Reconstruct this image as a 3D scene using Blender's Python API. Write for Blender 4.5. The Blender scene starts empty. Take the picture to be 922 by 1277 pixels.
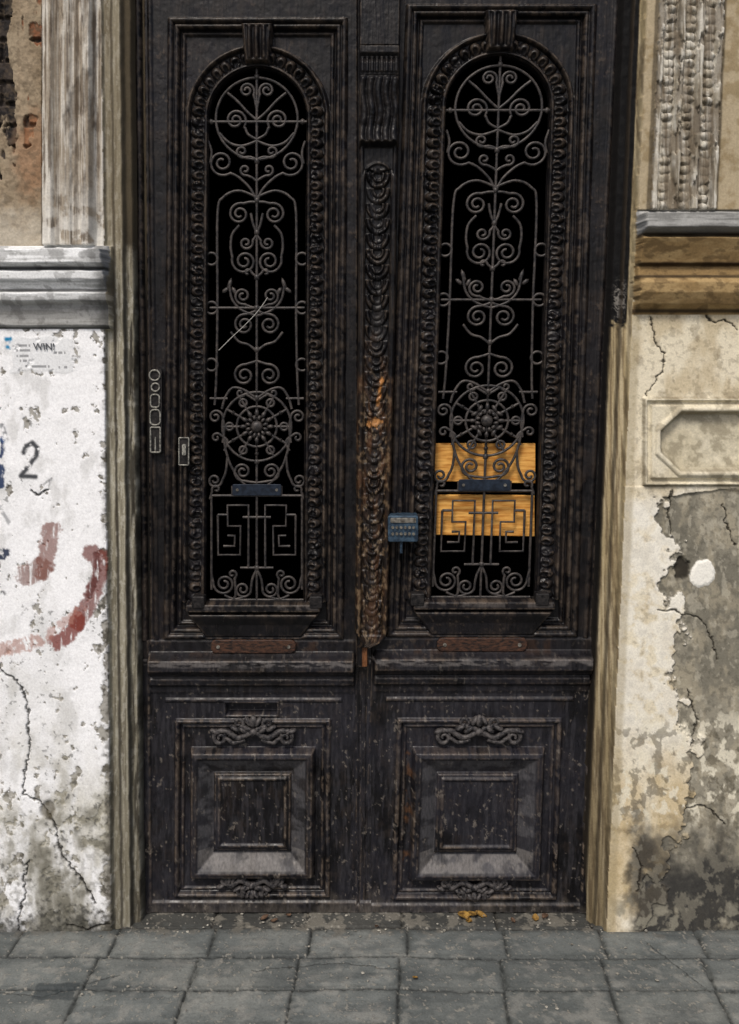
import bpy, math, random
import numpy as np
from mathutils import Vector
random.seed(4)
# ---------------------------------------------------------------- camera and image-pixel set-up
F=1150.0; D=2.75; H=1.8125; TH=math.radians(9)
CT,ST=math.cos(TH),math.sin(TH)
def P(u,v,y):
    """image pixel coordinates (u right, v down) -> x,z on the vertical plane at depth y"""
    dx=(np.asarray(u,float)-461)/F; dy=(638.5-np.asarray(v,float))/F
    s=(y+D)/(CT+dy*ST)
    return dx*s, H+s*(-ST+dy*CT)
YD=0.10   # door leaf plane
def CL(v): return 321.5-0.0068*(v-95)
def CR(v): return 623-0.031*(v-95)
def mapL(u,v): return u,v
def mapR(u,v):
    u=np.asarray(u,float); v=np.asarray(v,float)
    return CR(v)-1.06*(u-CL(v)), v*1.018-17
# ---------------------------------------------------------------- noise
def h2(ix,iy,s):
    ix=ix.astype(np.int64); iy=iy.astype(np.int64)
    n=(ix*374761393+iy*668265263+s*144269504)&0xffffffff
    n=((n^(n>>13))*1274126177)&0xffffffff
    return ((n^(n>>16))&0xffff)/65535.0
def vn(x,y,s=0):
    ix=np.floor(x); iy=np.floor(y); fx=x-ix; fy=y-iy
    fx=fx*fx*(3-2*fx); fy=fy*fy*(3-2*fy)
    a=h2(ix,iy,s); b=h2(ix+1,iy,s); c=h2(ix,iy+1,s); d=h2(ix+1,iy+1,s)
    return (a*(1-fx)+b*fx)*(1-fy)+(c*(1-fx)+d*fx)*fy
def fbm(x,y,s=0,o=5):
    r=0; a=.5; t=0
    for i in range(o):
        r=r+a*vn(x,y,s+i*17); t+=a; a*=.55
        x,y=(x*1.62-y*1.2)+7.3,(x*1.2+y*1.62)+3.1
    return r/t
def fbs(x,y,s=0,o=5):   # un-rotated (keeps streak direction)
    r=0; a=.5; t=0
    for i in range(o):
        r=r+a*vn(x+i*.37,y+.6*vn(x*.9,y*.3,s+90+i),s+i*17); t+=a; a*=.55
        x=x*2.03+7.3; y=y*2.03+3.1
    return r/t
def ss(a,b,x):
    t=np.clip((x-a)/(b-a),0,1); return t*t*(3-2*t)
def lin(c):
    c=np.asarray(c,float)/255.; return np.where(c<=.04045,c/12.92,((c+.055)/1.055)**2.4)
def mix(c,col,m):
    m=np.clip(m,0,1)[...,None]; return c*(1-m)+lin(col)*m
def segd(u,v,pts):
    d=np.full(u.shape,1e9)
    for (x0,y0),(x1,y1) in zip(pts[:-1],pts[1:]):
        lx,ly=x1-x0,y1-y0; L=lx*lx+ly*ly+1e-9
        t=np.clip(((u-x0)*lx+(v-y0)*ly)/L,0,1)
        d=np.minimum(d,np.hypot(u-x0-t*lx,v-y0-t*ly))
    return d
def rect(u,v,x0,x1,y0,y1):
    return np.maximum(np.maximum(x0-u,u-x1),np.maximum(y0-v,v-y1))
def ridge(d,c,w): return np.sqrt(np.clip(1-((d-c)/w)**2,0,1))
def blur(a,n):
    for i in range(n):
        p=np.pad(a,1,mode='edge')
        a=(p[1:-1,1:-1]*2+p[:-2,1:-1]+p[2:,1:-1]+p[1:-1,:-2]+p[1:-1,2:])/6
    return a
# ---------------------------------------------------------------- materials
def new_mat(n):
    m=bpy.data.materials.new(n); m.use_nodes=True
    return m,m.node_tree.nodes,m.node_tree.links,m.node_tree.nodes['Principled BSDF']
def vc_mat(name,rough=(.6,.9),scale=60,bump=.3,dist=.002,spec=.5,stretch=(1,1,1),var=.25):
    m,N,L,b=new_mat(name)
    at=N.new('ShaderNodeAttribute'); at.attribute_name='Col'
    tc=N.new('ShaderNodeTexCoord'); mp=N.new('ShaderNodeMapping'); mp.inputs['Scale'].default_value=stretch
    L.new(tc.outputs['Object'],mp.inputs[0])
    n1=N.new('ShaderNodeTexNoise'); n1.inputs['Scale'].default_value=scale; n1.inputs['Detail'].default_value=6; n1.inputs['Roughness'].default_value=.7
    L.new(mp.outputs[0],n1.inputs[0])
    mr=N.new('ShaderNodeMapRange'); mr.inputs[1].default_value=.3; mr.inputs[2].default_value=.7; mr.inputs[3].default_value=1-var; mr.inputs[4].default_value=1+var
    L.new(n1.outputs[0],mr.inputs[0])
    vm=N.new('ShaderNodeVectorMath'); vm.operation='SCALE'
    L.new(at.outputs['Color'],vm.inputs[0]); L.new(mr.outputs[0],vm.inputs['Scale'])
    L.new(vm.outputs[0],b.inputs['Base Color'])
    n2=N.new('ShaderNodeTexNoise'); n2.inputs['Scale'].default_value=scale*.3; n2.inputs['Detail'].default_value=4
    L.new(mp.outputs[0],n2.inputs[0])
    r=N.new('ShaderNodeMapRange'); r.inputs[1].default_value=.35; r.inputs[2].default_value=.65; r.inputs[3].default_value=rough[0]; r.inputs[4].default_value=rough[1]
    L.new(n2.outputs[0],r.inputs[0]); L.new(r.outputs[0],b.inputs['Roughness'])
    b.inputs['Specular IOR Level'].default_value=spec
    bp=N.new('ShaderNodeBump'); bp.inputs['Strength'].default_value=bump; bp.inputs['Distance'].default_value=dist
    L.new(n1.outputs[0],bp.inputs['Height']); L.new(bp.outputs[0],b.inputs['Normal'])
    return m
def nz_mat(name,c1,c2,rough=.7,scale=30,metal=0,bump=.3,stretch=(1,1,1),spec=.3,dist=.002):
    m,N,L,b=new_mat(name)
    tc=N.new('ShaderNodeTexCoord'); mp=N.new('ShaderNodeMapping'); mp.inputs['Scale'].default_value=stretch
    L.new(tc.outputs['Object'],mp.inputs[0])
    n1=N.new('ShaderNodeTexNoise'); n1.inputs['Scale'].default_value=scale; n1.inputs['Detail'].default_value=7; n1.inputs['Roughness'].default_value=.65
    L.new(mp.outputs[0],n1.inputs[0])
    cr=N.new('ShaderNodeValToRGB'); cr.color_ramp.elements[0].position=.38; cr.color_ramp.elements[1].position=.64
    cr.color_ramp.elements[0].color=(*lin(c1),1); cr.color_ramp.elements[1].color=(*lin(c2),1)
    L.new(n1.outputs[0],cr.inputs[0]); L.new(cr.outputs[0],b.inputs['Base Color'])
    b.inputs['Roughness'].default_value=rough; b.inputs['Metallic'].default_value=metal; b.inputs['Specular IOR Level'].default_value=spec
    bp=N.new('ShaderNodeBump'); bp.inputs['Strength'].default_value=bump; bp.inputs['Distance'].default_value=dist
    L.new(n1.outputs[0],bp.inputs['Height']); L.new(bp.outputs[0],b.inputs['Normal'])
    return m
M_wall=vc_mat('weathered_plaster',(.75,.95),170,.4,.0013,.2,var=.16)
M_door=vc_mat('old_black_paint',(.27,.55),110,.30,.0009,.27,stretch=(1.3,1,.4),var=.4)
M_pave=vc_mat('paving_stone',(.6,.9),190,.4,.001,.2,var=.22)
M_iron=nz_mat('wrought_iron',(32,31,32),(76,70,66),.48,70,.15,.5,spec=.45)
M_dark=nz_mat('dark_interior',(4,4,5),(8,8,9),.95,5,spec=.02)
M_carve=nz_mat('carved_black_wood',(12,12,14),(48,45,44),.45,90,0,.5,spec=.25)
# ---------------------------------------------------------------- scene helpers
col=bpy.context.scene.collection
def obj(name,data,parent=None,mat=None):
    o=bpy.data.objects.new(name,data); col.objects.link(o)
    if parent: o.parent=parent
    if mat: data.materials.append(mat)
    return o
def empty(name):
    o=bpy.data.objects.new(name,None); col.objects.link(o); return o
def gridmesh(name,X,Y,Z,C,keep=None,parent=None,mat=None,flip=False):
    nv,nu=X.shape
    co=np.stack([X,Y,Z],-1).reshape(-1,3).astype(np.float32)
    idx=np.arange(nv*nu).reshape(nv,nu)
    q=np.stack([idx[:-1,:-1],idx[1:,:-1],idx[1:,1:],idx[:-1,1:]],-1)
    if flip: q=q[...,::-1]
    if keep is not None: q=q[keep]
    q=q.reshape(-1,4); n=len(q)
    me=bpy.data.meshes.new(name)
    me.vertices.add(len(co)); me.vertices.foreach_set('co',co.ravel())
    me.loops.add(n*4); me.loops.foreach_set('vertex_index',q.ravel().astype(np.int32))
    me.polygons.add(n); me.polygons.foreach_set('loop_start',np.arange(0,n*4,4,dtype=np.int32))
    me.polygons.foreach_set('loop_total',np.full(n,4,dtype=np.int32))
    me.polygons.foreach_set('use_smooth',np.ones(n,dtype=bool))
    me.update(calc_edges=True)
    a=me.color_attributes.new('Col','FLOAT_COLOR','POINT')
    ca=np.concatenate([C.reshape(-1,3),np.ones((len(co),1))],1).astype(np.float32)
    a.data.foreach_set('color',ca.ravel())
    return obj(name,me,parent,mat)
def prism(name,pts,y0,y1,parent=None,mat=None,mp=mapL,bev=0.0,yref=None):
    u=np.array([p[0] for p in pts],float); v=np.array([p[1] for p in pts],float)
    u,v=mp(u,v); x,z=P(u,v,y0 if yref is None else yref); n=len(pts)
    vs=[(x[i],y0,z[i]) for i in range(n)]+[(x[i],y1,z[i]) for i in range(n)]
    fs=[tuple(range(n)),tuple(range(2*n-1,n-1,-1))]+[((i+1)%n,i,n+i,n+(i+1)%n) for i in range(n)]
    me=bpy.data.meshes.new(name); me.from_pydata(vs,[],fs)
    import bmesh
    bm=bmesh.new(); bm.from_mesh(me); bmesh.ops.recalc_face_normals(bm,faces=bm.faces); bm.to_mesh(me); bm.free()
    o=obj(name,me,parent,mat)
    if bev:
        m=o.modifiers.new('b','BEVEL'); m.width=bev; m.segments=2
    return o
def box(name,x0,x1,y0,y1,z0,z1,parent=None,mat=None,bev=0):
    vs=[(x,y,z) for x in(x0,x1) for y in(y0,y1) for z in(z0,z1)]
    fs=[(0,1,3,2),(4,6,7,5),(0,4,5,1),(2,3,7,6),(0,2,6,4),(1,5,7,3)]
    me=bpy.data.meshes.new(name); me.from_pydata(vs,[],fs)
    o=obj(name,me,parent,mat)
    if bev:
        m=o.modifiers.new('b','BEVEL'); m.width=bev; m.segments=2
    return o
def curves(name,paths,y,bev,parent,mat,mp=mapL,flat=1.0):
    cu=bpy.data.curves.new(name,'CURVE'); cu.dimensions='3D'; cu.bevel_depth=bev; cu.bevel_resolution=2; cu.use_fill_caps=True
    for p in paths:
        rr=None
        if isinstance(p,dict): rr=p['r']; p=p['p']
        cyc=False
        a=np.array(p,float)
        if len(a)>3 and np.hypot(*(a[0]-a[-1]))<.01: cyc=True; a=a[:-1]
        u,v=mp(a[:,0],a[:,1]); x,z=P(u,v,y)
        s=cu.splines.new('POLY'); s.points.add(len(a)-1)
        for i in range(len(a)):
            s.points[i].co=(x[i],y,z[i],1)
            if rr is not None: s.points[i].radius=rr[i]
        s.use_cyclic_u=cyc; s.use_smooth=True
    return obj(name,cu,parent,mat)
def catmull(pts,n=6):
    p=[pts[0]]+list(pts)+[pts[-1]]; out=[]
    for i in range(1,len(p)-2):
        p0,p1,p2,p3=[np.array(q,float) for q in p[i-1:i+3]]
        for k in range(n):
            t=k/n
            out.append(.5*((2*p1)+(-p0+p2)*t+(2*p0-5*p1+4*p2-p3)*t*t+(-p0+3*p1-3*p2+p3)*t**3))
    out.append(np.array(pts[-1],float)); return out
def circ(cx,cy,r,n=40):
    return [(cx+r*math.cos(2*math.pi*i/n),cy+r*math.sin(2*math.pi*i/n)) for i in range(n+1)]
def spiral(c,r,a0,sg,turns,end=.22,n=None):
    n=n or int(22*turns)+6; o=[]
    for i in range(n+1):
        t=i/n; a=math.radians(a0)+sg*2*math.pi*turns*t; rr=r*(1-(1-end)*t**.85)
        o.append((c[0]+rr*math.cos(a),c[1]+rr*math.sin(a)))
    return o
def scroll(arm,c,r,a0,sg,turns=1.4):
    sp=spiral(c,r,a0,sg,turns)
    return [tuple(q) for q in catmull(list(arm)+[sp[0]])[:-1]]+sp
# ================================================================ BUILDING
building=empty('old_plaster_building')
# ---- left facade
us=np.concatenate([np.arange(-1500,-30,15),np.arange(-30,184.1,1.0)])
vs=np.concatenate([np.arange(-700,-20,15),np.arange(-20,1185.1,1.0)])
U,V=np.meshgrid(us,vs)
nA=fbm(U/60,V/60,1); nB=fbm(U/14,V/14,2); nC=fbm(U/5,V/5,3,4); nD=fbm(U/30,V/90,4)
wob=(fbm(U/9,V/25,9)-.5)*4
E=U+wob*.6-(126+14*V/1145)
up=V<313
h=np.interp(E,[-1e4,0,2,10,12,21,24,31,34,60],[0,0,-.012,-.014,-.018,-.018,-.04,-.045,-.1,-.115])
pil=np.interp(U+wob*.3,[-1e4,49,51,55,57,64,68,72,78,82,90,94,102,106,114,118,121,1e4],[-.025,-.025,-.03,-.03,.03,.034,.034,.022,.022,.033,.03,.022,.024,.032,.03,.012,0,0])
hu=np.where(E<0,pil,h)
er=ss(.56,.66,fbm(U/16,V/60,21))*ss(54,60,U)*(E<0)
hu=hu-.003*er
bz=(U<50)
row=np.floor((V+8)/27); bu=(U+np.where(row%2==0,0,30))
mort=np.minimum(((V+8)%27),27-((V+8)%27)); morx=np.minimum(bu%60,60-(bu%60))
jo=np.minimum(mort,morx)+(nC-.5)*4
pz=fbm(U/26,V/60,31)+.32*ss(12,22,U+(nB-.5)*14)-.34*(ss(60,44,V+(nB-.5)*16)*ss(20,26,U))-.30*ss(24,30,U)*(1-ss(16,26,np.abs(V-162)))+.2*ss(215,240,V)
plas=ss(.54,.57,pz)
hb=-.035+.010*ss(1,4,jo)*(1-plas)+.014*plas+.008*nB
hu=np.where(bz,hb,hu)
cp=np.interp(V+(fbm(U/30,V*0,8)-.5)*2,[306,311,314,331,335,338,341,350,360,364,367,376,381,398,406,412],[0,.02,.078,.08,.055,.045,.068,.066,.045,.040,.057,.052,.03,.022,.022,.0])
cw=ss(138,133,U+(V-315)*-.12+ (nC-.5)*4)
hc=np.where((V>306)&(V<412)&(U<140),np.maximum(cp*cw,h*0+np.where(E<0,0,h)),-9)
h=np.where(up,hu,h)
h=np.where(hc>-5,hc,h)
low=V>=410
pe=ss(.665,.69,fbm(U/12,V/15,55)*.8+fbm(U/4,V/4,56)*.2+.19*ss(118,138,U+(nB-.5)*16)+.07*ss(930,1120,V)+.07*ss(430,414,V)+.14*(nA-.5))
h=np.where(low&(E<0),.010-.0025*pe+.004*(nA-.5),h)
h=h+.0012*(nB-.5)+.0006*(nC-.5)
C=np.zeros(U.shape+(3,))+lin((245,246,247))
C=mix(C,(226,227,227),ss(.46,.7,nA)*.6)
C=mix(C,(190,190,187),ss(.54,.74,fbm(U/18,V/34,66))*.45)
C=mix(C,(146,142,132),pe*.85)
C=mix(C,(92,88,78),ss(.50,.62,nC)*pe*.8)
dirt=ss(850,1130,V+ (nA-.5)*300)
C=mix(C,(190,186,168),dirt*.75*ss(.3,.6,nD)); C=mix(C,(150,146,130),dirt*ss(.42,.70,nB)*.6)
C=mix(C,(100,98,88),ss(980,1150,V+(nB-.5)*200+(nA-.5)*140)*.85*ss(.3,.6,nD)); C=mix(C,(84,82,74),ss(940,1110,V)*ss(.52,.66,nC)*.35)
C=mix(C,(54,54,50),ss(1120,1165,V+(nC-.5)*60)*.8)
C=mix(C,(70,66,58),ss(127,138,U+(nC-.5)*18)*.7*low)
C=mix(C,(70,70,68),ss(.69,.72,nC)*.6*ss(.50,.62,nA))
br=ss(.38,.56,fbm(U/5,V/8,77,4)+.08)
def mark(C,pts,w,colr,a=1,n=br,sub=1.5):
    d=segd(U,V,pts)+(nC-.5)*sub*2
    return mix(C,colr,(1-ss(w-2.2,w+1.2,d))*a*n)
sm=ss(.15,.45,fbs(U/3,V/16,78))
C=mark(C,[(114,688),(126,694),(127,712),(114,748),(98,774)],11,(118,62,54),.85,n=sm,sub=4)
C=mark(C,[(122,692),(122,712),(112,742)],5,(88,42,38),.8,n=sm,sub=4)
C=mark(C,[(99,770),(88,792),(72,799)],10,(126,58,48),.9,n=sm,sub=5)
C=mark(C,[(104,758),(62,790)],6,(170,124,112),.6,sub=5)
C=mark(C,[(48,798),(20,806),(-60,820)],9,(168,122,108),.7,sub=6)
C=mark(C,[(66,660),(56,712)],11,(132,88,78),.8,n=sm,sub=6)
C=mark(C,[(52,708),(34,716)],13,(124,80,68),.75,n=sm,sub=6)
two=[(31,564),(34,556),(42,552),(48,558),(47,568),(38,580),(28,593),(46,594)]
C=mark(C,two,3.6,(44,48,54),.95,sub=1.0,n=ss(.28,.48,nC+.05))
C=mark(C,[(-60,560),(4,548)],5,(30,70,120),.95); C=mark(C,[(0,556),(2,604)],6,(26,52,92),.95,sub=4)
C=mark(C,[(-50,690),(9,690)],7,(24,40,70),.95,sub=4); C=mark(C,[(-10,740),(6,738)],3,(40,42,50),.8,sub=3)
C=mark(C,[(56,604),(66,596)],1.6,(70,72,76),.7); C=mark(C,[(44,618),(60,612),(66,596)],1.4,(90,92,96),.6)
C=mark(C,[(4,530),(10,548)],3,(60,66,76),.7); C=mark(C,[(6,640),(14,652)],3,(90,94,100),.6)
C=mark(C,[(10,423),(16,423),(15,433),(11,433)],3.2,(24,130,176),1,n=br*0+1,sub=1.4)
pap=ss(2,-1,rect(U,V,18,92,422,462)+(nB-.5)*16)
C=mix(C,(230,232,233),pap); h=h+.0010*pap
for (a,b,y) in [(21,40,431),(20,44,437),(22,38,444),(24,36,450),(28,64,457),(70,90,458),(66,88,440)]:
    C=mix(C,(80,82,86),(np.abs(V-y)<1.2)*((U>a)&(U<b))*(h2(np.floor(U/2.2),np.floor(V*0+y),5)>.35)*.65*(low))
ck=[[(-8,826),(10,840),(22,848),(35,872),(36,905),(40,930),(32,962),(31,988),(50,996),(64,1018),(72,1032),(76,1054),(92,1082),(108,1104),(120,1124)],
    [(38,1072),(31,1090),(33,1112),(24,1140),(26,1160)],[(84,1150),(110,1158),(138,1150)],[(0,838),(-30,820),(-80,830)],[(60,610),(48,618),(40,612)]]
cd=np.full(U.shape,1e9)
for c_ in ck: cd=np.minimum(cd,segd(U+(nC-.5)*8,V+(nB-.5)*10,c_))
crk=(1-ss(.3,1.3+nB*1.6,cd))*(E<0)*low
hole=(1-ss(6,11,np.hypot(U-62,(V-1008)*.6)+(nB-.5)*10))*low
C=mix(C,(34,32,28),crk*.95); C=mix(C,(96,90,74),hole*.8); h=h-.006*crk-.006*hole
jm=(E>=0)
Cj=np.zeros_like(C)+lin((146,140,121)); Cj=mix(Cj,(180,175,157),ss(.40,.7,fbs(U/1.8,V/90,12))*.7)
Cj=mix(Cj,(92,85,70),ss(.44,.70,fbs(U/2.5,V/50,13))*.7); Cj=mix(Cj,(206,202,188),ss(.58,.64,fbm(U/3,V/9,19))*.4); Cj=mix(Cj,(40,36,30),ss(22,27,E)*ss(.42,.62,fbs(U/3,V/40,14))*.9)
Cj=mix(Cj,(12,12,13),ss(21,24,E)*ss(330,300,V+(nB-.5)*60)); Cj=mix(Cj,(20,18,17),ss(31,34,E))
Cj=mix(Cj,(56,50,42),(1-ss(.5,2.5,np.abs(E-10.5+wob*.2)))*.8); Cj=mix(Cj,(46,42,36),(1-ss(.5,2.5,np.abs(E-22)))*.8)
Cj=mix(Cj,(66,62,52),ss(500,1150,V)*.45)
Cj=mix(Cj,(116,104,82),ss(400,250,V)*.5)
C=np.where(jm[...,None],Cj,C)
Cp=np.zeros_like(C)+lin((206,201,190)); st=fbs(U/2.0,V/140,15)*.7+fbm(U/8,V/22,22)*.3
Cp=mix(Cp,(140,126,106),ss(.38,.58,st)*.8); Cp=mix(Cp,(84,72,60),ss(.50,.64,fbs(U/2,V/110,16)*.7+fbm(U/6,V/14,23)*.3)*.8)
Cp=mix(Cp,(70,58,46),er*.45)
Cp=mix(Cp,(226,224,216),ss(200,312,V+(nB-.5)*60)*.7*ss(.35,.5,nB))
Cp=mix(Cp,(44,38,32),(1-ss(3,6,np.abs(U-53)))*.8)
for uu in (75,98): Cp=mix(Cp,(70,60,48),(1-ss(1.5,4,np.abs(U-uu)))*.5)
Cb=np.zeros_like(C)+lin((62,55,50)); Cb=mix(Cb,(132,88,62),ss(1,4,jo)*(U>18)*.9); Cb=mix(Cb,(92,70,54),ss(.46,.6,nC)*(U>18)*.6); Cb=mix(Cb,(24,23,24),ss(20,12,U+(nB-.5)*10)*ss(.38,.5,nB)*.85)
Cb=mix(Cb,(158,143,120),plas*.95); Cb=mix(Cb,(132,116,94),ss(.40,.66,nA)*plas*.7); Cb=mix(Cb,(150,112,82),(1-ss(14,34,np.hypot((U-40),(V-190)*.5)+(nB-.5)*20))*.6); Cb=mix(Cb,(92,80,64),ss(.50,.66,nC)*.45); Cb=mix(Cb,(190,184,170),ss(235,300,V+(nB-.5)*60)*.6)
Cu=np.where((U<51)[...,None],Cb,Cp)
C=np.where((up&~jm)[...,None],Cu,C)
Cc=np.zeros_like(C)+lin((236,238,238)); Cc=mix(Cc,(140,141,138),ss(.46,.66,fbs(U/40,V/3,18))*.5); Cc=mix(Cc,(120,118,112),ss(366,384,V)*ss(.2,.6,nA+.2)*.7); Cc=mix(Cc,(90,88,84),ss(.56,.64,nB)*.4)
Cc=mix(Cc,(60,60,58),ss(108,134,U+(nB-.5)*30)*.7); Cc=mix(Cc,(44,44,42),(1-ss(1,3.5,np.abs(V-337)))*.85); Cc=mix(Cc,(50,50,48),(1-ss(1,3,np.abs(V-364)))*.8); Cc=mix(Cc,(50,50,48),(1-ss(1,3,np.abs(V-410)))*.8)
C=np.where(((V>306)&(V<411)&(U<139))[...,None]&(cw>.02)[...,None],Cc,C)
X,Z=P(U,V,0.0)
gridmesh('left_wall',X,-h,Z,C,parent=building,mat=M_wall)
# ---- right facade
us=np.concatenate([np.arange(736,985,1.0),np.arange(985,2400,15)])
vs=np.concatenate([np.arange(-700,-20,15),np.arange(-20,1180.1,1.0)])
U,V=np.meshgrid(us,vs)
nA=fbm(U/60,V/60,101); nB=fbm(U/14,V/14,102); nC=fbm(U/5,V/5,103,4); nD=fbm(U/30,V/90,104)
wob=(fbm(U/9,V/25,109)-.5)*4
E=U+wob*.5-(806-.043*V)
h=np.interp(E,[-60,-24,-21,-13,-11,-3,-1,1e4],[-.115,-.1,-.055,-.05,-.03,-.026,0,0])
pe_=E-12
pil=np.interp(pe_+wob*.3,[-1e4,0,2,8,10,26,28,34,36,50,52,58,60,74,76,82,84,1e4],[0,0,.03,.034,.014,.014,.034,.034,.014,.014,.034,.034,.014,.014,.034,.032,0,0])
inp=(np.abs(pe_-42)<40)
for cx_ in (18,43,67):   # carved husk chains inside the channels
    tt=((V+cx_*1.3+ (nB-.5)*5)/11.0)%1-.5
    q=np.hypot((pe_-cx_+(nC-.5)*3)/6.5,tt/.5)
    pil=np.maximum(pil,.014+.016*np.sqrt(np.clip(1-q*q,0,1))*(.3+.8*h2(np.floor((V+cx_*1.3)/11.0),V*0+cx_,8)))
rough_=ss(.50,.60,fbm(U/9,V/30,120))*inp
pil=np.where(rough_>0,pil*(1-.75*rough_)+.015*rough_,pil)
up=V<270
h=np.where(up&(E>0),pil,h)
cp=np.interp(V+(fbm(U/40,V*0,108)-.5)*2,[262,267,271,288,292,296,300,312,325,330,333,344,349,354,366,380,386,394],[0,.02,.085,.085,.06,.04,.066,.052,.038,.034,.02,.022,.048,.055,.053,.035,.012,0])
cw=ss(-4,0,E-3+(nC-.5)*3)
hc=np.where((V>262)&(V<394)&(E>-2),np.maximum(cp*cw,np.minimum(h,0)),-9)
h=np.where(hc>-5,hc,h)
low=(V>=393)&(E>0)
pq=rect(U,V,801,967,495,606)+(nC-.5)*1.2
hp=.016*ss(0,-2.5,pq)-.010*(ss(-4,-6,pq)-ss(-9,-11,pq))
oc=np.maximum(np.abs(V-550)-37,np.abs(U-884)-62); oc=np.maximum(oc,(np.abs(V-550)+np.abs(U-884)*.95-72)*.72)+(nB-.5)*1.5
hp=hp+.008*ridge(oc,3,3.5)-.024*ss(1,-4,oc)
hp=np.where(low,hp,0)
ub=np.interp(V,[600,620,660,700,760,820,880,940,1000,1180],[1000,818,832,842,834,846,838,866,860,790])
gy=ss(-3,3,U-ub+(fbm(U/25,V/25,130)-.5)*80+(nC-.5)*12)*ss(606,612,V+(nB-.5)*14)*low
h=np.where(low,hp+.005*(1-gy)*(V>606)-.002*gy*nB*2,h)
h=h+.0018*(nB-.5)+.0008*(nC-.5)
C=np.zeros(U.shape+(3,))+lin((222,213,189))
C=mix(C,(234,228,211),ss(.40,.66,nA)*.8); C=mix(C,(180,163,128),ss(.44,.72,fbm(U/24,V/40,140))*.6); C=mix(C,(126,114,92),ss(.60,.70,nB)*.4); C=mix(C,(106,94,74),ss(.62,.68,nC)*.3)
C=mix(C,(236,234,224),ss(600,640,V)*ss(1000,880,V)*.6*ss(.3,.5,nB))
C=mix(C,(186,162,114),ss(900,990,V+(nA-.5)*160)*.55*ss(.25,.6,nD))
g=np.zeros_like(C)+lin((142,137,122)); g=mix(g,(106,103,92),ss(.38,.62,nA)*.7); g=mix(g,(170,161,139),ss(.46,.66,fbm(U/12,V/24,141))*.5); g=mix(g,(84,81,72),ss(.52,.68,nC)*.45)
g=mix(g,(196,190,172),ss(.58,.66,fbm(U/7,V/10,145))*.35)
C=C*(1-gy[...,None])+g*gy[...,None]
edge=ss(.05,.3,gy)*ss(.95,.6,gy); C=mix(C,(66,60,50),edge*.5)
C=mix(C,(222,216,196),ss(.54,.60,fbm(U/12,V/16,142))*ss(860,920,V)*ss(1060,1000,V)*.8)
C=mix(C,(84,78,64),ss(.57,.63,fbm(U/10,V/12,144))*ss(880,920,V)*ss(1060,1000,V)*.6)
damp=ss(1000,1075,V+(nA-.5)*220-.25*(U-860))*ss(776,796,U+(nB-.5)*30)
C=mix(C,(46,46,46),damp*ss(.24,.44,fbm(U/30,V/34,143)+.06)*.92)
C=mix(C,(120,116,104),damp*ss(.54,.60,fbm(U/9,V/12,147))*.6)
C=mix(C,(150,146,130),ss(1115,1160,V+(nB-.5)*80)*.6*ss(.52,.6,nB))
C=mix(C,(150,136,104),(1-ss(3,9,np.abs(E-4)))*.5)
C=mix(C,(212,204,180),ss(0,-3,pq)*.6*low); C=mix(C,(90,80,60),(1-ss(.5,2.5,np.abs(pq+1)))*.5*low*ss(.3,.5,nB)); C=mix(C,(88,80,64),(1-ss(1,4,np.abs(oc+2)))*.5*low); C=mix(C,(182,174,150),ss(0,-4,oc)*.6*ss(.3,.6,nB)*low); C=mix(C,(110,100,80),ss(.54,.66,nB)*(pq<0)*.4*low)
bl=np.hypot(U-878,V-716)+(nB-.5)*14; C=mix(C,(238,236,226),1-ss(15,17,bl)); h=h+.004*(1-ss(12,17,bl))
ho=np.hypot((U-851),(V-708)*.8)+(nB-.5)*20; hm=1-ss(7,11,ho); C=mix(C,(40,36,30),hm*.9); h=h-.010*hm
ck=[[(813,396),(818,425),(829,440),(826,462),(812,480),(806,492)],[(842,762),(862,768),(880,778),(888,800),(896,824)],[(903,628),(906,655),(918,680)],[(880,396),(892,402),(905,398),(920,410)],
    [(838,610),(834,640),(838,672)],[(856,1008),(880,1004),(905,1030)],[(790,1056),(800,1080),(795,1110)],[(820,760),(842,762)],[(858,860),(870,900),(862,930)]]
cd=np.full(U.shape,1e9)
for c_ in ck: cd=np.minimum(cd,segd(U+(nC-.5)*8,V+(nB-.5)*10,c_))
crk=(1-ss(.3,1.0+nB,cd))*low; C=mix(C,(40,36,30),crk*.95); h=h-.005*crk
jm=E<0
Cj=np.zeros_like(C)+lin((158,143,110)); Cj=mix(Cj,(190,177,147),ss(.40,.66,fbs(U/1.8,V/90,112))*.7); Cj=mix(Cj,(88,74,54),ss(.42,.66,fbs(U/2.5,V/50,113))*.75)
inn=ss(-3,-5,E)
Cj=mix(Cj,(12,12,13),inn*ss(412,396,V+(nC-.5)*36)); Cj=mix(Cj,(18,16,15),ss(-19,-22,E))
Cj=mix(Cj,(130,126,120),(1-ss(4,9,np.hypot(E+13,(V-372)*.28)+(nC-.5)*24))*.8*ss(.42,.5,nC))
Cj=mix(Cj,(58,50,38),ss(600,1150,V)*.5); Cj=mix(Cj,(52,44,34),(1-ss(.5,2.2,np.abs(E+11)))*.7)
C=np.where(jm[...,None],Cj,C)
Cp=np.zeros_like(C)+lin((172,158,131)); Cp=mix(Cp,(198,194,182),inp*1.0); Cp=mix(Cp,(150,140,120),inp*ss(.36,.58,fbm(U/7,V/26,150))*.7); Cp=mix(Cp,(98,88,72),inp*ss(.48,.62,fbs(U/3,V/60,151))*.75); Cp=mix(Cp,(100,88,72),rough_*.6)
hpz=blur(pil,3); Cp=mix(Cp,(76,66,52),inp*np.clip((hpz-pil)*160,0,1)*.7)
Cp=mix(Cp,(132,114,80),(~inp)*ss(.40,.62,nB)*.6); Cp=mix(Cp,(52,46,38),(1-ss(1,3.5,np.abs(pe_)))*.7); Cp=mix(Cp,(52,46,38),(1-ss(1,3.5,np.abs(pe_-84)))*.7)
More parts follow.
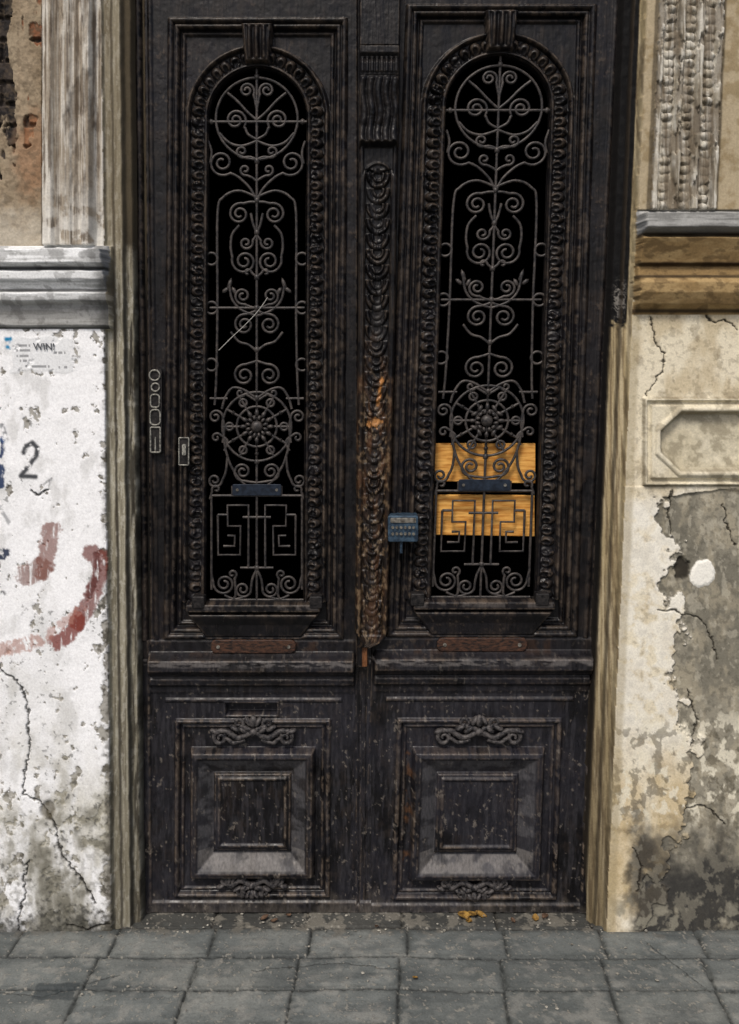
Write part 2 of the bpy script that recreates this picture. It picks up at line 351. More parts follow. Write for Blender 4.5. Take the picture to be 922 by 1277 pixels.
C=np.where((up&~jm)[...,None],Cp,C)
Cc=np.zeros_like(C)+lin((132,132,129)); Cc=mix(Cc,(182,182,179),ss(.4,.6,fbs(U/50,V/4,152))*.7*ss(293,285,V))
Cc=mix(Cc,(146,121,82),ss(292,299,V)); Cc=mix(Cc,(174,149,106),ss(292,299,V)*ss(.42,.64,fbm(U/26,V/10,153))*.7); Cc=mix(Cc,(92,74,50),ss(292,299,V)*ss(.50,.66,fbm(U/12,V/6,154))*.6)
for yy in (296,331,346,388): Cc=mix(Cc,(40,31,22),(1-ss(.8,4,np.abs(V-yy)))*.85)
C=np.where(((V>262)&(V<393)&(E>-2))[...,None]&(cw>.05)[...,None],Cc,C)
X,Z=P(U,V,0.0)
gridmesh('right_wall',X,-h,Z,C,parent=building,mat=M_wall)
M_up=nz_mat('upper_plaster',(150,142,122),(205,198,178),.9,4)
xl,_=P(150,600,0); xr,_=P(790,600,0)
_,ztop=P(461,-150,YD); _,zw=P(461,-690,0)
box('lintel',float(xl)-.02,float(xr)+.16,-.02,.4,float(ztop),float(zw)+.1,building,M_up,.01)
box('upper_storey',-9,9,.004,.5,float(zw)+.05,6.5,building,M_up)
box('left_wing_wall',-9,float(P(-1480,600,0)[0]),.004,.5,-.1,float(zw)+.1,building,M_up)
box('right_wing_wall',float(P(2380,600,0)[0]),9,.004,.5,-.1,float(zw)+.1,building,M_up)
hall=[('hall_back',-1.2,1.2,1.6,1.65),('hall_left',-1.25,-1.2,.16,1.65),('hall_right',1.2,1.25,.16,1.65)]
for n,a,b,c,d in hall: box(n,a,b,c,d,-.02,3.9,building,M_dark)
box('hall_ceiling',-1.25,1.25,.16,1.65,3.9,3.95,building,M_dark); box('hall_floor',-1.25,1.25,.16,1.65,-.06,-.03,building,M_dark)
# ================================================================ DOOR
door=empty('double_door')
def leaf(name,mp,seed,dz):
    us=np.arange(150,464,1.0); vs=np.arange(-160,1152,1.0)
    U,V=np.meshgrid(us,vs); du=U-CL(V)
    G=fbs(U/1.6,V/45,seed,4); nB=fbm(U/13,V/13,seed+1); nC=fbm(U/4,V/5,seed+2,4); nA=fbm(U/50,V/70,seed+3)
    h=np.zeros(U.shape)
    edge=178+12*np.clip(V,0,1145)/1145
    h=np.where(U<edge,.012,h); h=h-.02*(1-ss(.5,2,np.abs(U-edge)))
    h=h+.006*ridge(U-edge,-5,3)
    h=h+.005*ridge(U-edge,9,3)
    R=rect(du,V,-112,112,22,797)
    m=ss(0,-1.5,R)
    h=h-.004*m+.018*ridge(R,-4,4)+.012*ridge(R,-11,3)-.012*ss(-13,-16,R)+.009*ridge(R,-19,2.5)
    r=np.where(V<145,np.hypot(du,V-145),np.abs(du))
    s=np.where(V<145,145-73*np.arctan2(145-V,np.abs(du)+1e-6),V)
    band=(V<752)
    hb=.022*ridge(r,87,3.2)+.012*ridge(r,64,3)
    base=ss(89,86,r)*.004
    per=13.2; t=((s-145)/per)%1-.5
    q=np.hypot((r-74.5)/8.0,t/.48)
    eggs=.021*np.sqrt(np.clip(1-q*q,0,1))-.012*np.sqrt(np.clip(1-(np.hypot((r-71.5)/4.4,(t-.08)/.24))**2,0,1))
    eggs=eggs*(.6+.6*h2(np.floor((s-145)/per),np.sign(du),seed))*(.35+.65*ss(.26,.42,nB))
    h=h+np.where(band,hb+base+eggs*(R<-16),0)
    k=rect(du,V,-17-(60-V)*.08,17+(60-V)*.08,32,80)
    h=np.where((k<0),.02+.016*ss(0,-3,k)+.006*np.cos(du*.7)*ss(-3,-6,k)-.012*ss(50,78,V),h)
    sl=rect(du,V,-84,84,750,762); h=np.where(sl<0,.03*ss(0,-2,sl)+.004,h)
    tz=np.maximum(rect(du,V,-200,200,762,795),np.abs(du)-84+(V-762)*.75)
    h=np.where(tz<0,.004+np.interp(V,[762,768,778,795],[.026,.024,.012,.006])*ss(0,-3,tz),h)
    h=np.where(V>797,.0,h)
    h=np.where((V>797),np.interp(V,[797,800,812,816,820,832,838,842,846,852,856,862,866,2000],[0,.004,.004,.02,.045,.048,.03,.012,.020,.018,.005,.004,0,0])*ss(edge-1,edge+2,U)*ss(444,440,U),h)
    h=np.where((V>797)&(U<edge),.012,h)
    R1=rect(du,V,-97,97,896,1118)
    h=h+.013*ridge(R1,-3,3)-.006*ss(-5,-8,R1)+.007*ridge(R1,-10,2)
    R2=rect(du,V,-77,77,933,1092)
    h=h+np.interp(-R2,[-1,0,3,8,12,28,31,40],[0,.014,.038,.042,.034,.004,.0,.0])*(R2<1)
    R3=rect(du,V,-49,49,962,1061)
    h=h+.014*ss(0,-3,R3)*1.0+.007*ridge(R3,-8,2.2)
    h=h+.006*ridge(V,873,2.5)*(np.abs(du)<110)
    h=h+.008*ss(1122,1125,V)*(U>edge)
    if dz==0:
        sq=rect(du,V,-35,30,876,892); h=np.where(sq<2,h+.006*ridge(sq,0,2.5)-.03*ss(0,-2,sq),h)
    h=h-.010*(1-ss(.3,1.6,np.abs(U-447)))
    h0=h.copy()
    chips=ss(.62,.66,fbm(U/7,V/12,seed+5))
    h=h+.0012*(G-.5)+.0008*(nC-.5)+.0014*(nB-.5)-.0004*chips
    hp=h0-blur(h0,5); lowm=ss(760,900,V); conv=np.clip(hp*380,0,1); wear=conv*ss(.42,.62,nB)  # lowm keeps the upper door darker: shade put into the colour
    wear2=conv*ss(.50,.56,nC)
    C=np.zeros(U.shape+(3,))+lin((14,13,15))
    C=mix(C,(25,23,26),ss(.42,.66,nA)*.7)
    C=mix(C,(36,30,27),ss(.52,.70,nB)*.5)
    C=mix(C,(52,45,41),ss(.56,.72,G)*.4*ss(.42,.6,nB))
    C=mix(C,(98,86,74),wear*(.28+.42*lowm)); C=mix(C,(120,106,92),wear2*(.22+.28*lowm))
    C=mix(C,(92,80,68),ss(.67,.71,nC)*.3*ss(.50,.6,nA))
    C=mix(C,(38,38,45),lowm*.5*ss(.3,.6,nA)); C=mix(C,(58,57,61),lowm*ss(.48,.70,fbs(U/3,V/24,seed+8))*.4); C=mix(C,(130,122,112),ss(.71,.74,fbm(U/4,V/6,seed+9))*.4*lowm)  # lower door lightened to stand in for brighter light; pale flecks are chips
    fr=ss(-10,-12,R2)*(1-ss(-28,-29,R2))*(V>900)
    C=mix(C,(80,79,81),fr*(.15+.5*ss(.40,.6,fbm(U/18,V/12,seed+14)))); C=mix(C,(120,116,112),fr*(V>1055)*.45*ss(.3,.55,nB))  # dusty frame slopes; bottom slope also painted brighter, as if lit from above
    C=mix(C,(104,98,90),ss(1110,1150,V+(nB-.5)*50)*.45)
    C=mix(C,(104,100,98),ss(.42,.6,fbm(U/14,V/3,seed+12))*(1-ss(2,6,np.abs(V-823)))*.6)
    C=mix(C,(90,86,84),ss(.5,.6,nB)*(1-ss(1,4,np.abs(V-755)))*.5*(np.abs(du)<84))
    C=mix(C,(48,34,26),(1-ss(6,12,np.abs(V-806)))*(np.abs(du)<80)*ss(.4,.6,nB)*.7)
    if dz:
        C=mix(C,(84,58,38),(1-ss(2,5,np.abs(du-80)+(nC-.5)*10))*((V>935)&(V<1080))*ss(.45,.6,nB)*.7)
    op=(np.abs(r)<61.5)&(V<751)&(V>60)
    cu=(op[:-1,:-1]&op[1:,1:]&op[1:,:-1]&op[:-1,1:])
    u2,v2=mp(U,V); X,Z=P(u2,v2,YD); Z=np.maximum(Z,.004)
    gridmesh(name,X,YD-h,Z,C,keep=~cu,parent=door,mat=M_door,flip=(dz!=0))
    prof=[(-62,751)]+[(-62,y) for y in (600,450,300,145)]+[(62*math.cos(math.pi-math.pi*i/24),145-62*math.sin(math.pi*i/24)) for i in range(1,24)]+[(62,y) for y in (145,300,450,600,751)]+[(-62,751)]
    pu=np.array([CL(b)+a for a,b in prof]); pv=np.array([b for a,b in prof],float)
    u2,v2=mp(pu,pv); x,z=P(u2,v2,YD); n=len(prof)
    vv=[(x[i],YD-.008,z[i]) for i in range(n)]+[(x[i],YD+.045,z[i]) for i in range(n)]
    me=bpy.data.meshes.new('opening_reveal'); me.from_pydata(vv,[],[(i,i+1,n+i+1,n+i) for i in range(n-1)])
    obj(name+'_opening_reveal',me,door,M_carve)
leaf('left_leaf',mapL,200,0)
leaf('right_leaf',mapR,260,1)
# ---- ironwork
CX=320.5
def both(p): return [p,[(2*CX-a,b) for a,b in p]]
iron=[]
def add(p): 
    for q in both(p): iron.append(q)
def CM(p): return [tuple(a) for a in catmull(p)]
iron+= [circ(CX,148,51,56)]
iron+= [[(CX,86),(CX,748)]]
iron+= [[(258,152),(383,152)]]
def B(arm,c,r,a0,sg,t=1.4): add(scroll(arm,c,r,a0,sg,t))
# rosette of scrolls in the top circle
B([(320.5,136),(318,124)],(308,113),10,30,-1,1.6)
B([(320.5,174),(310,168),(306,160)],(294,150),14,40,-1,1.7)
add(CM([(320.5,176),(302,182),(286,178),(274,166)]))
B([(320.5,199),(312,196)],(302,189),8,70,1,1.3)
add(CM([(320.5,150),(309,140),(296,126),(284,116)]))
# spreading pair below the circle
B([(320.5,252),(313,236),(299,222)],(277,203),17,50,1,1.7)
add(CM([(260,176),(264,190),(262,204)]))
B([(320.5,226),(315,222)],(306,212),7.5,70,1,1.2)
add(CM([(320.5,246),(298,238),(279,246),(271.5,268),(271.5,383),(270,470),(268,505)]))
# lyre
B([(320.5,252),(312,252)],(299,267),14,290,-1,1.7)
B([(313,266),(316,280),(320,292)],(307,303),9,340,1,1.4)
B([(299,281),(290,292),(288,308)],(305,326),16,200,-1,1.8)
B([(320.5,346),(316,342)],(309,340),5,0,-1,.9)
# tulip pair with leaf tips
B([(320.5,384),(313,383)],(303,369),11,75,1,1.6)
add(CM([(320.5,394),(302,387),(290,374),(286,354)]))
iron+= [[(262,384),(380,384)]]
B([(320.5,387),(314,390)],(305,405),13.5,280,-1,1.7)
add(CM([(320.5,438),(310,430),(298,426),(288,414)]))
B([(320.5,450),(315,452)],(305,468),14,280,-1,1.7)
add(CM([(320.5,497),(304,486),(290,484),(281,496),(277,510)]))
B([(320.5,500),(314,496)],(300,490),6,10,1,1.0)
iron+= [[(262,497),(284,497)],[(357,497),(379,497)]]
for y in (323,384,455): add(circ(264,y,7.5,24))
iron+= [circ(CX,532,43,50),circ(CX,532,25,36),circ(CX,532,13,24)]
for i in range(12):
    a=2*math.pi*i/12; c,s=math.cos(a),math.sin(a)
    iron.append([(CX+(14*c),532+14*s),(CX+(43*c),532+43*s)])
    if i%2==0: iron.append(circ(CX+34*c,532+34*s,4.6,14))
B([(278,552),(280,535)],(269,520),9.5,10,-1,1.4)
B([(280,562),(284,550)],(270,546),6,300,-1,1.0)
B([(320.5,602),(312,601)],(303,588),12,80,1,1.7)
add(CM([(279,545),(283,566),(290,584),(303,602),(320.5,614)]))
B([(284,568),(282,588)],(268,599),9.5,0,1,1.5)
B([(264,618),(262,622)],(270,610),6,150,1,1.0)
add([(264,616),(264,735)])
iron+= [[(264,618),(377,618)],[(290,606),(290,618)],[(351,606),(351,618)]]
add([(272,642),(272,692),(300,692),(300,656),(284,656),(284,630),(310,630),(310,708)])
add([(320.5,645),(303,645)])
add([(272,642),(284,642)])
add([(284,668),(293,668),(293,681),(279,681)])
iron+= [[(300,708),(341,708)]]
B([(264,700),(264,716)],(280,728),14,190,-1,1.8)
B([(320.5,710),(315,722)],(303,735),10.5,20,1,1.6)
add(CM([(280,742),(292,747),(304,745)]))
B([(290,748),(294,742)],(290,716),6,60,-1,1.1)
iron+= [[(262,748),(379,748)]]
YI=YD+.012
import bmesh
def ellip(c,u,v,y,ru,rv,ry,mp=mapL,sub=2,ang=0):
    u2,v2=mp(u,v); x,z=P(u2,v2,y)
    me=bpy.data.meshes.new('e')
    bm=bmesh.new(); bmesh.ops.create_icosphere(bm,subdivisions=sub,radius=1)
    k=D/F*1.03; ca,sa=math.cos(ang),math.sin(ang)
    for w in bm.verts:
        a,b=w.co.x*ru*k,w.co.z*rv*k
        w.co=Vector((float(x)+a*ca-b*sa,y+w.co.y*ry,float(z)+a*sa+b*ca))
    for f in bm.faces: f.smooth=True
    bm.to_mesh(me); bm.free(); c.append(me)
def joinm(name,meshes,parent,mat):
    bm=bmesh.new()
    for m_ in meshes: bm.from_mesh(m_)
    me=bpy.data.meshes.new(name); bm.to_mesh(me); bm.free()
    for m_ in meshes: bpy.data.meshes.remove(m_)
    return obj(name,me,parent,mat)
for nm,mp in (('left_grille',mapL),('right_grille',mapR)):
    curves(nm,iron,YI,.0043,door,M_iron,mp)
    ms=[]
    ellip(ms,CX,532,YI-.004,8,8,.014,mp)
    for i in range(12):
        a=2*math.pi*i/12; ellip(ms,CX+17*math.cos(a),532+17*math.sin(a),YI-.002,6,3,.010,mp,1,-a)
        a+=.26; ellip(ms,CX+11*math.cos(a),532+11*math.sin(a),YI-.006,4,2.4,.008,mp,1,-a)
    for sx in (-1,1):
        ellip(ms,CX+sx*34,355,YI,3,9,.004,mp,1,sx*.3); ellip(ms,CX+sx*39,362,YI,3,6,.004,mp,1,sx*.9); ellip(ms,CX+sx*28,363,YI,3,6,.004,mp,1,-sx*.5)
        ellip(ms,CX+sx*57,152,YI,4,4,.006,mp,1)
        for a in (0,60,120,180,240,300):
            ca,sa=math.cos(math.radians(a+30)),math.sin(math.radians(a+30))
            ellip(ms,CX+34*ca,532+34*sa,YI,3.2,3.2,.007,mp,1)
    for y in (96,201,250,290,346,384,436,496,576,612,708): ellip(ms,CX,y,YI,4,5,.008,mp,1)
    joinm(nm+'_rosettes',ms,door,M_iron)
orn=[]
def O(arm,c,r,a0,sg,t=1.2,w=1.0):
    for q in both(scroll(arm,c,r,a0,sg,t)):
        n=len(q); orn.append({'p':q,'r':[w*(1-.55*i/n) for i in range(n)]})
def addorn(v0,sc,flip):
    def f(a,b): return (CX+a*sc, v0+b*sc*flip)
    O([f(-4,6),f(-18,12),f(-32,4)],f(-40,12),9*sc,250,-1 if flip>0 else 1,1.3,1.2)
    O([f(-4,2),f(-14,-2)],f(-18,-6),7*sc,60,-1,1.1,1.0)
    O([f(-10,14),f(-24,18)],f(-30,8),6*sc,90,1,1.0,.9)
    for s_ in(-1,1):
        for dx_,dy_,a_ in ((6,-8,-.5),(12,2,-.9),(22,0,-1.1),(46,4,-1.2)):
            ell.append((CX+s_*dx_*sc,v0+dy_*sc*flip,3.5*sc,8*sc,s_*a_*flip))
    ell.append((CX,v0-8*sc*flip,5*sc,9*sc,0)); ell.append((CX,v0+5*sc*flip,7*sc,6*sc,0))
ell=[]
addorn(908,1.02,1); addorn(1108,.85,-1)
def shift(mp,d): 
    return lambda u,v: mp(np.asarray(u)+(CL(np.asarray(v,float))-CX),v)
M_orn=nz_mat('worn_carving',(22,22,26),(88,84,82),.5,80,0,.6,spec=.25)
for nm,mp in (('left_carving',mapL),('right_carving',mapR)):
    m2=shift(mp,0)
    curves(nm,orn,YD-.012,.0085,door,M_orn,m2)
    ms=[]
    for (a,b,c,d,e) in ell: ellip(ms,a,b,YD-.010,c,d,.014,m2,2,e)
    joinm(nm+'_leaves',ms,door,M_orn)
# ---- centre post
us=np.arange(-27,27.1,.75); vs=np.arange(-160,1150,1.0)
T,V=np.meshgrid(us,vs)
cen=np.interp(V,[-160,0,400,800,808,1150],[478,474,470,463,452,451]); hw=np.interp(V,[0,400,790,806,830,836,1150],[24,22,19,6,6,4,4])
U=cen+T*hw/25; a=np.abs(T)
G=fbs(T/2,V/40,300,4); nB=fbm(T/12,V/14,301); nC=fbm(T/4,V/5,302,4); nE=fbm(T/18,V/40,303)
edge=ss(27,25,a)
h=.03*edge+.008*ridge(a,22,2.6)
fld=(V>212)&(V<792)
per=19.; t=((V-212)/per)%1
cre=np.zeros_like(h)
for off in (0,1):
    tt=t+off*1.0
    q=np.hypot(T/17.,(tt-.35)/1.0)
    cre=np.maximum(cre,ridge(q,.78,.17)*(tt>.25))
    cre=np.maximum(cre,.6*ridge(q,.42,.13)*(tt>.25))
top=np.hypot(T,np.minimum(V-222,0))
ero=ss(.40,.6,nE+.10*ss(450,520,V))*.75
h=np.where(fld&(a<18),h-.008+.016*cre*(top<18)*(1-ero),h)
h=h+.006*ridge(np.where(V<224,np.hypot(T,V-224),a),19,1.8)*((V>203)&(V<792))
cap=(V>60)&(V<186)
h=np.where(cap,.03+edge*np.interp(V,[60,64,72,78,84,100,160,180,186],[.0,.035,.035,.02,.028,.03,.022,.03,0]),h)
fl=(V>98)&(V<180)
h=np.where(fl,h+.010*np.abs(np.cos(T*.30+.5*np.sin(V*.12)))*ss(98,104,V)-.010*nB,h)
h=np.where((V>76)&(V<96),h+.007*np.abs(np.sin(T*.5)),h)
h=np.where(V<60,.04*edge,h)
h=np.where(V>806,.016*edge,h)
h=np.where(V>832,-.017*edge,h)
h0=h.copy(); h=h+.002*(G-.5)+.0015*(nC-.5)+.002*(nB-.5)
wear=np.clip((h0-blur(h0,4))*420,0,1)*ss(.4,.6,nB)
C=np.zeros(T.shape+(3,))+lin((15,14,16)); C=mix(C,(36,32,30),ss(.5,.7,G)*.6); C=mix(C,(88,78,68),wear*.5)
br=ss(430,530,V+(nB-.5)*200)*ss(812,790,V)
C=mix(C,(40,31,25),br*.85); C=mix(C,(78,54,36),br*ss(.46,.66,fbm(T/8,V/24,310))*.8*(1-.35*ss(560,700,V))); C=mix(C,(22,19,18),br*ss(.46,.60,fbm(T/7,V/22,311))*.85); C=mix(C,(132,114,92),br*ss(.61,.67,nC)*.5); C=mix(C,(104,84,62),br*(a>15)*ss(.48,.62,nC)*.5)
C=mix(C,(160,110,60),(1-ss(1,3.5,segd(T,V,[(3,505),(9,472)])+(nC-.5)*4))); C=mix(C,(158,112,66),1-ss(8,11,np.hypot(T-1,(V-527)*1.6)+(nC-.5)*18))
C=mix(C,(120,78,48),((V>806)&(V<832))*ss(-4,4,T)*.8)
C=mix(C,(24,23,25),ss(832,836,V))
X,Z=P(U,V,YD-.02); Z=np.maximum(Z,.003)
gridmesh('centre_post',X,YD-.004-h,Z,C,parent=door,mat=M_door)
M_brown=nz_mat('worn_brown_wood',(24,20,19),(80,54,40),.55,55,0,.5,(1,1,3))
M_steel=nz_mat('blued_steel',(34,46,60),(70,92,110),.4,50,.3,.3)
M_steel2=nz_mat('dark_steel_plate',(26,32,42),(44,54,68),.4,50,.3,.3)
M_screw=nz_mat('old_brass',(80,76,70),(160,156,146),.4,60,.6,.2)
def rrect(x0,x1,y0,y1,r,n=5):
    o=[]
    for cx,cy,a in ((x1-r,y0+r,-90),(x1-r,y1-r,0),(x0+r,y1-r,90),(x0+r,y0+r,180)):
        for i in range(n+1):
            t=math.radians(a+90*i/n); o.append((cx+r*math.cos(t),cy+r*math.sin(t)))
    return o
def disc(name,u,v,r,y0,y1,parent,mat,mp=mapL,n=16):
    return prism(name,[(u+r*math.cos(2*math.pi*i/n),v+r*math.sin(2*math.pi*i/n)) for i in range(n)],y0,y1,parent,mat,mp)
for nm,mp in (('left',mapL),('right',mapR)):
    prism(nm+'_finger_plate',rrect(263,369,798,815,7),YD-.014,YD+.0,door,M_brown,mp,.003)
    for q in (272,360): disc(nm+'_plate_screw',q,807,2.2,YD-.017,YD-.01,door,M_screw,mp)
    prism(nm+'_grille_plate',rrect(290,351,604,618,2),YI-.010,YI-.006,door,M_steel2,mp,.001)
    for q in (296,345): disc(nm+'_grille_plate_rivet',q,611,1.8,YI-.013,YI-.009,door,M_screw,mp)
M_ply=nz_mat('yellow_pine',(186,122,48),(236,182,98),.6,14,0,.15,(1,1,9))
bd=empty('wooden_board')
prism('upper_board',[(541,553),(668,553),(668,603),(541,600)],YD+.035,YD+.05,bd,M_ply,bev=.002)
bd2=empty('wooden_board.001')
prism('lower_board',[(541,617),(667,618),(667,669),(541,667)],YD+.035,YD+.05,bd2,M_ply,bev=.002)
w=empty('bent_wire'); M_wire=nz_mat('pale_wire',(150,148,142),(190,188,182),.5,50,.3)
curves('wire',[CM([(334,371),(322,388),(305,406),(290,420),(273,437)])],YI-.012,.0013,w,M_wire)
lk=empty('combination_lock')
prism('case',rrect(484,522,643,676,3),YD-.062,YD-.0,lk,M_steel,bev=.003)
prism('cover_strip',rrect(487,519,646,652,1),YD-.065,YD-.06,lk,M_screw,bev=.0006)
for i in range(6):
    for j in range(2):
        disc('button',490+i*5.2,658+j*8,1.8,YD-.068,YD-.06,lk,M_screw,n=12)
prism('bolt',[(499,676),(502,676),(502,690),(499,690)],YD-.05,YD-.044,lk,M_steel)
M_pale=nz_mat('chipped_pale_metal',(80,79,75),(170,168,158),.5,120,.1)
lt=empty('metal_latch_strip')
def cl(p): return [tuple(a) for a in p+[p[0]]]
curves('links',[circ(193,468,6.5,20),circ(194,483,5,18),cl(rrect(188,199,492,508,4)),cl(rrect(187.5,200,511,530,5)),cl(rrect(188,200,533,564,1.5)),
   [(194,545),(194,562)],[(190,462),(197,462)]],YD-.022,.0026,lt,M_pale)
prism('backing',rrect(186,202,460,566,4),YD-.019,YD-.0,lt,M_carve)
kp=empty('keyhole_plate')
curves('rim',[cl(rrect(223.5,235.5,546,580,1))],YD-.018,.0022,kp,M_pale)
prism('plate',rrect(224,235,547,579,1),YD-.016,YD,kp,M_carve)
prism('knob',rrect(227,232,554,568,2),YD-.026,YD-.01,kp,M_pale,bev=.001)
for nm,mp in (('left',mapL),('right',mapR)):
    for q in (247,394):
        prism(nm+'_bracket',rrect(q-8,q+8,744,759,2),YD-.038,YD,door,M_carve,mp,.003)
tx=bpy.data.curves.new('bill_word','FONT'); tx.body='WIN!'; tx.size=.027; tx.extrude=.0004; tx.offset=.0003
x,z=P(44,436,0); po=empty('torn_paper_bill')
to=obj('word',tx,po,nz_mat('bill_ink',(50,54,60),(120,122,126),.8,120)); to.location=(float(x),-.0145,float(z)); to.rotation_euler=(math.radians(90),0,0)
# ================================================================ GROUND
x=np.arange(-1.7,1.7,.0032); y=np.arange(.13,-1.0,-.0034)
X,Y=np.meshgrid(x,y); 
n1=fbm(X*4,Y*4,400); n2=fbm(X*30,Y*30,401); n3=fbm(X*90,Y*90,402,4)
yb=.01-Y+(fbm(X*3,Y*0,403)-.5)*.02; row=np.floor(yb/.150); fy=yb-row*.150
off=(h2(row,row*0,9)-.5)*.05
xx=X-.10+off+(n2-.5)*.008+(yb*.03); ci=np.floor(xx/.311); fx=xx-ci*.311
dd=np.minimum(np.minimum(fx,.311-fx),np.minimum(fy,.150-fy))
d=dd+(n3-.5)*.008+(n2-.5)*.008
rn=h2(ci,row,11); rn2=h2(ci,row,12); rn3=h2(ci,row,13)
Zg=(rn-.5)*.006+(rn2-.5)*(fx-.15)*.025+(rn3-.5)*(fy-.07)*.025-.006*(1-ss(.0005,.007,d))+.004*(n2-.5)+.0014*(n3-.5)
C=np.zeros(X.shape+(3,))+lin((104,108,106)); C=C*(.80+.36*rn2)[...,None]
C=mix(C,(128,130,125),ss(.40,.68,n1)*.55); C=mix(C,(76,81,81),ss(.40,.70,fbm(X*9,Y*14,404))*.6); C=mix(C,(146,144,137),ss(.52,.72,n2)*.35); C=mix(C,(52,55,54),ss(.58,.72,n3)*.35); C=mix(C,(66,70,71),ss(.46,.68,fbm(X*5,Y*22,405))*.4)
C=mix(C,(60,62,60),(1-ss(.0,.022,dd+(n2-.5)*.02))*.5)
C=mix(C,(34,37,37),(1-ss(.001,.005,d))*.8*ss(.25,.52,n2+.03))
C=mix(C,(50,48,44),ss(-.04,.03,Y+(n2-.5)*.09)*.75); C=mix(C,(124,120,110),ss(-.05,.02,Y)*ss(.54,.64,n2)*.6)
C=mix(C,(150,146,136),ss(.70,.73,n3)*.6)
cd=np.minimum(segd(X+(n3-.5)*.02,Y+(n2-.5)*.02,[(.88,-.05),(.93,-.16),(1.0,-.3)]),segd(X+(n3-.5)*.02,Y+(n2-.5)*.02,[(-.75,-.22),(-.95,-.32),(-1.1,-.3)]))
cd=np.minimum(cd,segd(X+(n3-.5)*.03,Y+(n2-.5)*.03,[(-.35,-.2),(-.1,-.16),(.1,-.2)]))
cr=1-ss(.0005,.003,cd); C=mix(C,(30,32,31),cr*.8); Zg-=.004*cr
pt=np.maximum(np.abs(X+.95+.1*Y)-.06,np.abs(Y+.30)-.035)+(n2-.5)*.03; C=mix(C,(50,56,58),ss(.003,-.003,pt)*.7)
gridmesh('sidewalk',X,Y,Zg,C,mat=M_pave)
sw=bpy.data.objects['sidewalk']
def tiled(name,c1,c2,mc,bw,bh):
    m,N,L,b=new_mat(name)
    tc=N.new('ShaderNodeTexCoord'); br=N.new('ShaderNodeTexBrick'); br.offset=0
    br.inputs['Color1'].default_value=(*lin(c1),1); br.inputs['Color2'].default_value=(*lin(c2),1); br.inputs['Mortar'].default_value=(*lin(mc),1)
    br.inputs['Scale'].default_value=1; br.inputs['Mortar Size'].default_value=.004; br.inputs['Brick Width'].default_value=bw; br.inputs['Row Height'].default_value=bh
    L.new(tc.outputs['Object'],br.inputs[0]); n=N.new('ShaderNodeTexNoise'); n.inputs['Scale'].default_value=12; n.inputs['Detail'].default_value=6; L.new(tc.outputs['Object'],n.inputs[0])
    mx=N.new('ShaderNodeMixRGB'); mx.blend_type='OVERLAY'; mx.inputs[0].default_value=.6; L.new(br.outputs[0],mx.inputs[1]); L.new(n.outputs[0],mx.inputs[2]); L.new(mx.outputs[0],b.inputs['Base Color']); b.inputs['Roughness'].default_value=.8
    return m
box('outer_paving',-30,30,-3.6,-.005,-.3,-.022,sw,tiled('outer_paving',(96,99,97),(112,113,109),(46,48,47),.311,.15))
M_kerb=nz_mat('kerb_stone',(96,96,92),(136,134,128),.8,20)
box('kerb',-30,30,-3.75,-3.604,-.3,-.014,None,M_kerb,.01)
box('road',-30,30,-11,-3.754,-.3,-.146,None,nz_mat('asphalt',(48,50,52),(70,71,72),.85,60))
box('ground',-150,150,-150,150,-.4,-.304,None,nz_mat('earth',(80,76,66),(106,100,88),.95,1))
def leafm(u,v,y,sz,seed):
    r=random.Random(seed)
    bm=bmesh.new(); dy=(638.5-v)/F; rat=(-ST+dy*CT)/(CT+dy*ST); yy=-H/rat-D; s=(yy+D)/(CT+dy*ST); xw=(u-461)/F*s
    a=r.uniform(0,6.28); ca,sa=math.cos(a),math.sin(a); n=9; L_=[];
    for i in range(n):
        t=i/(n-1); w=sz*.32*math.sin(math.pi*t)**.7 if 0<t<1 else .0004
        for sg in(-1,0,1):
            px=(t-.5)*sz; py=sg*w*(1+.25*r.random()); pz=.007+sz*.12*(abs(sg)*1.0)+sz*.15*math.sin(t*3+seed)
            L_.append(bm.verts.new((xw+px*ca-py*sa,yy+px*sa+py*ca,pz)))
    for i in range(n-1):
        for j in range(2): bm.faces.new((L_[i*3+j],L_[i*3+j+1],L_[i*3+j+4],L_[i*3+j+3]))
    me=bpy.data.meshes.new('l'); bm.to_mesh(me); bm.free(); return me
M_leaf=nz_mat('dry_leaf',(92,68,34),(166,130,64),.6,60); M_leaf2=nz_mat('brown_leaf',(56,42,33),(98,76,58),.7,60)
A=[leafm(u,v,0,s,i) for i,(u,v,s) in enumerate([(578,1146,.05),(590,1144,.045),(600,1143,.04),(585,1150,.03),(668,1147,.03),(518,1222,.02)])]
joinm('fallen_leaves',A,None,M_leaf)
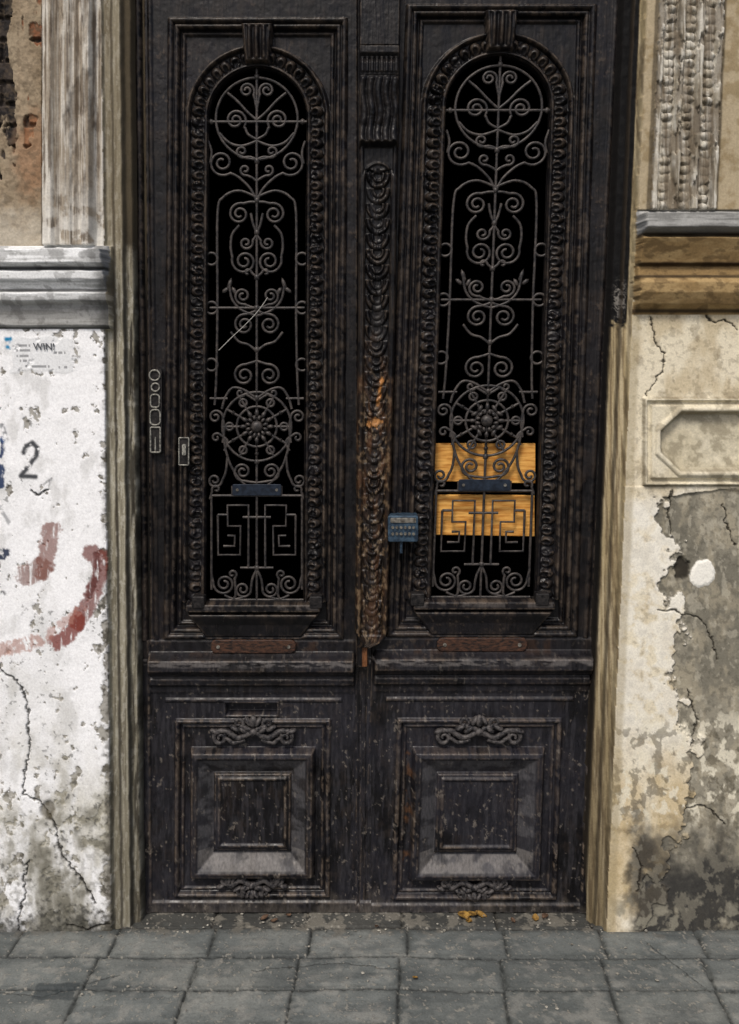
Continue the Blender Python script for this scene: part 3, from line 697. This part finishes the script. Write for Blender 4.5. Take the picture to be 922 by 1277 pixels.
A=[leafm(u,v,0,s,i+30) for i,(u,v,s) in enumerate([(186,1134,.05),(198,1131,.04),(180,1138,.03),(330,1147,.03),(342,1150,.025),(360,1143,.02),(640,1150,.02),(470,1158,.018),(680,1146,.03)])]
joinm('fallen_leaves.001',A,None,M_leaf2)
peb=[]
for i in range(130):
    r=random.Random(i+900); xw=r.uniform(-.9,.9); yw=r.uniform(-.02,.085) if i<85 else r.uniform(-.4,0); s=r.uniform(.0015,.005)
    bm=bmesh.new(); bmesh.ops.create_icosphere(bm,subdivisions=1,radius=s)
    for q in bm.verts: q.co=Vector((q.co.x*r.uniform(.7,1.6)+xw,q.co.y*r.uniform(.7,1.5)+yw,q.co.z*.6+.004))
    me=bpy.data.meshes.new('p'); bm.to_mesh(me); bm.free(); peb.append(me)
joinm('plaster_crumbs',peb,None,nz_mat('crumb',(90,86,78),(180,176,164),.9,30))
# ================================================================ LIGHT & CAMERA
sc=bpy.context.scene
wd=bpy.data.worlds.new('World'); sc.world=wd; wd.use_nodes=True; N=wd.node_tree.nodes; L=wd.node_tree.links
sk=N.new('ShaderNodeTexSky'); sk.sky_type='NISHITA'; sk.sun_disc=False; sk.dust_density=4.0; sk.air_density=.8; sk.ozone_density=.5
d=Vector((-.22,-.70,.95)).normalized(); el=math.asin(d.z)
sk.sun_elevation=el; sk.sun_rotation=math.atan2(d.x,d.y)
L.new(sk.outputs[0],N['Background'].inputs[0]); N['Background'].inputs[1].default_value=.12
sl=bpy.data.lights.new('sun','SUN'); sl.energy=2.1; sl.angle=math.radians(16); sl.color=(1,.95,.88)
so=obj('sun',sl); so.rotation_euler=d.to_track_quat('Z','Y').to_euler()
cam=bpy.data.cameras.new('camera'); co=obj('camera',cam); sc.camera=co
cam.sensor_fit='VERTICAL'; cam.sensor_height=24; cam.lens=24*F/1277; cam.clip_end=500; cam.clip_start=.05
co.location=(0,-D,H); co.rotation_euler=(math.radians(90)-TH,0,0)
sc.view_settings.view_transform='Standard'; sc.view_settings.look='None'; sc.view_settings.exposure=0
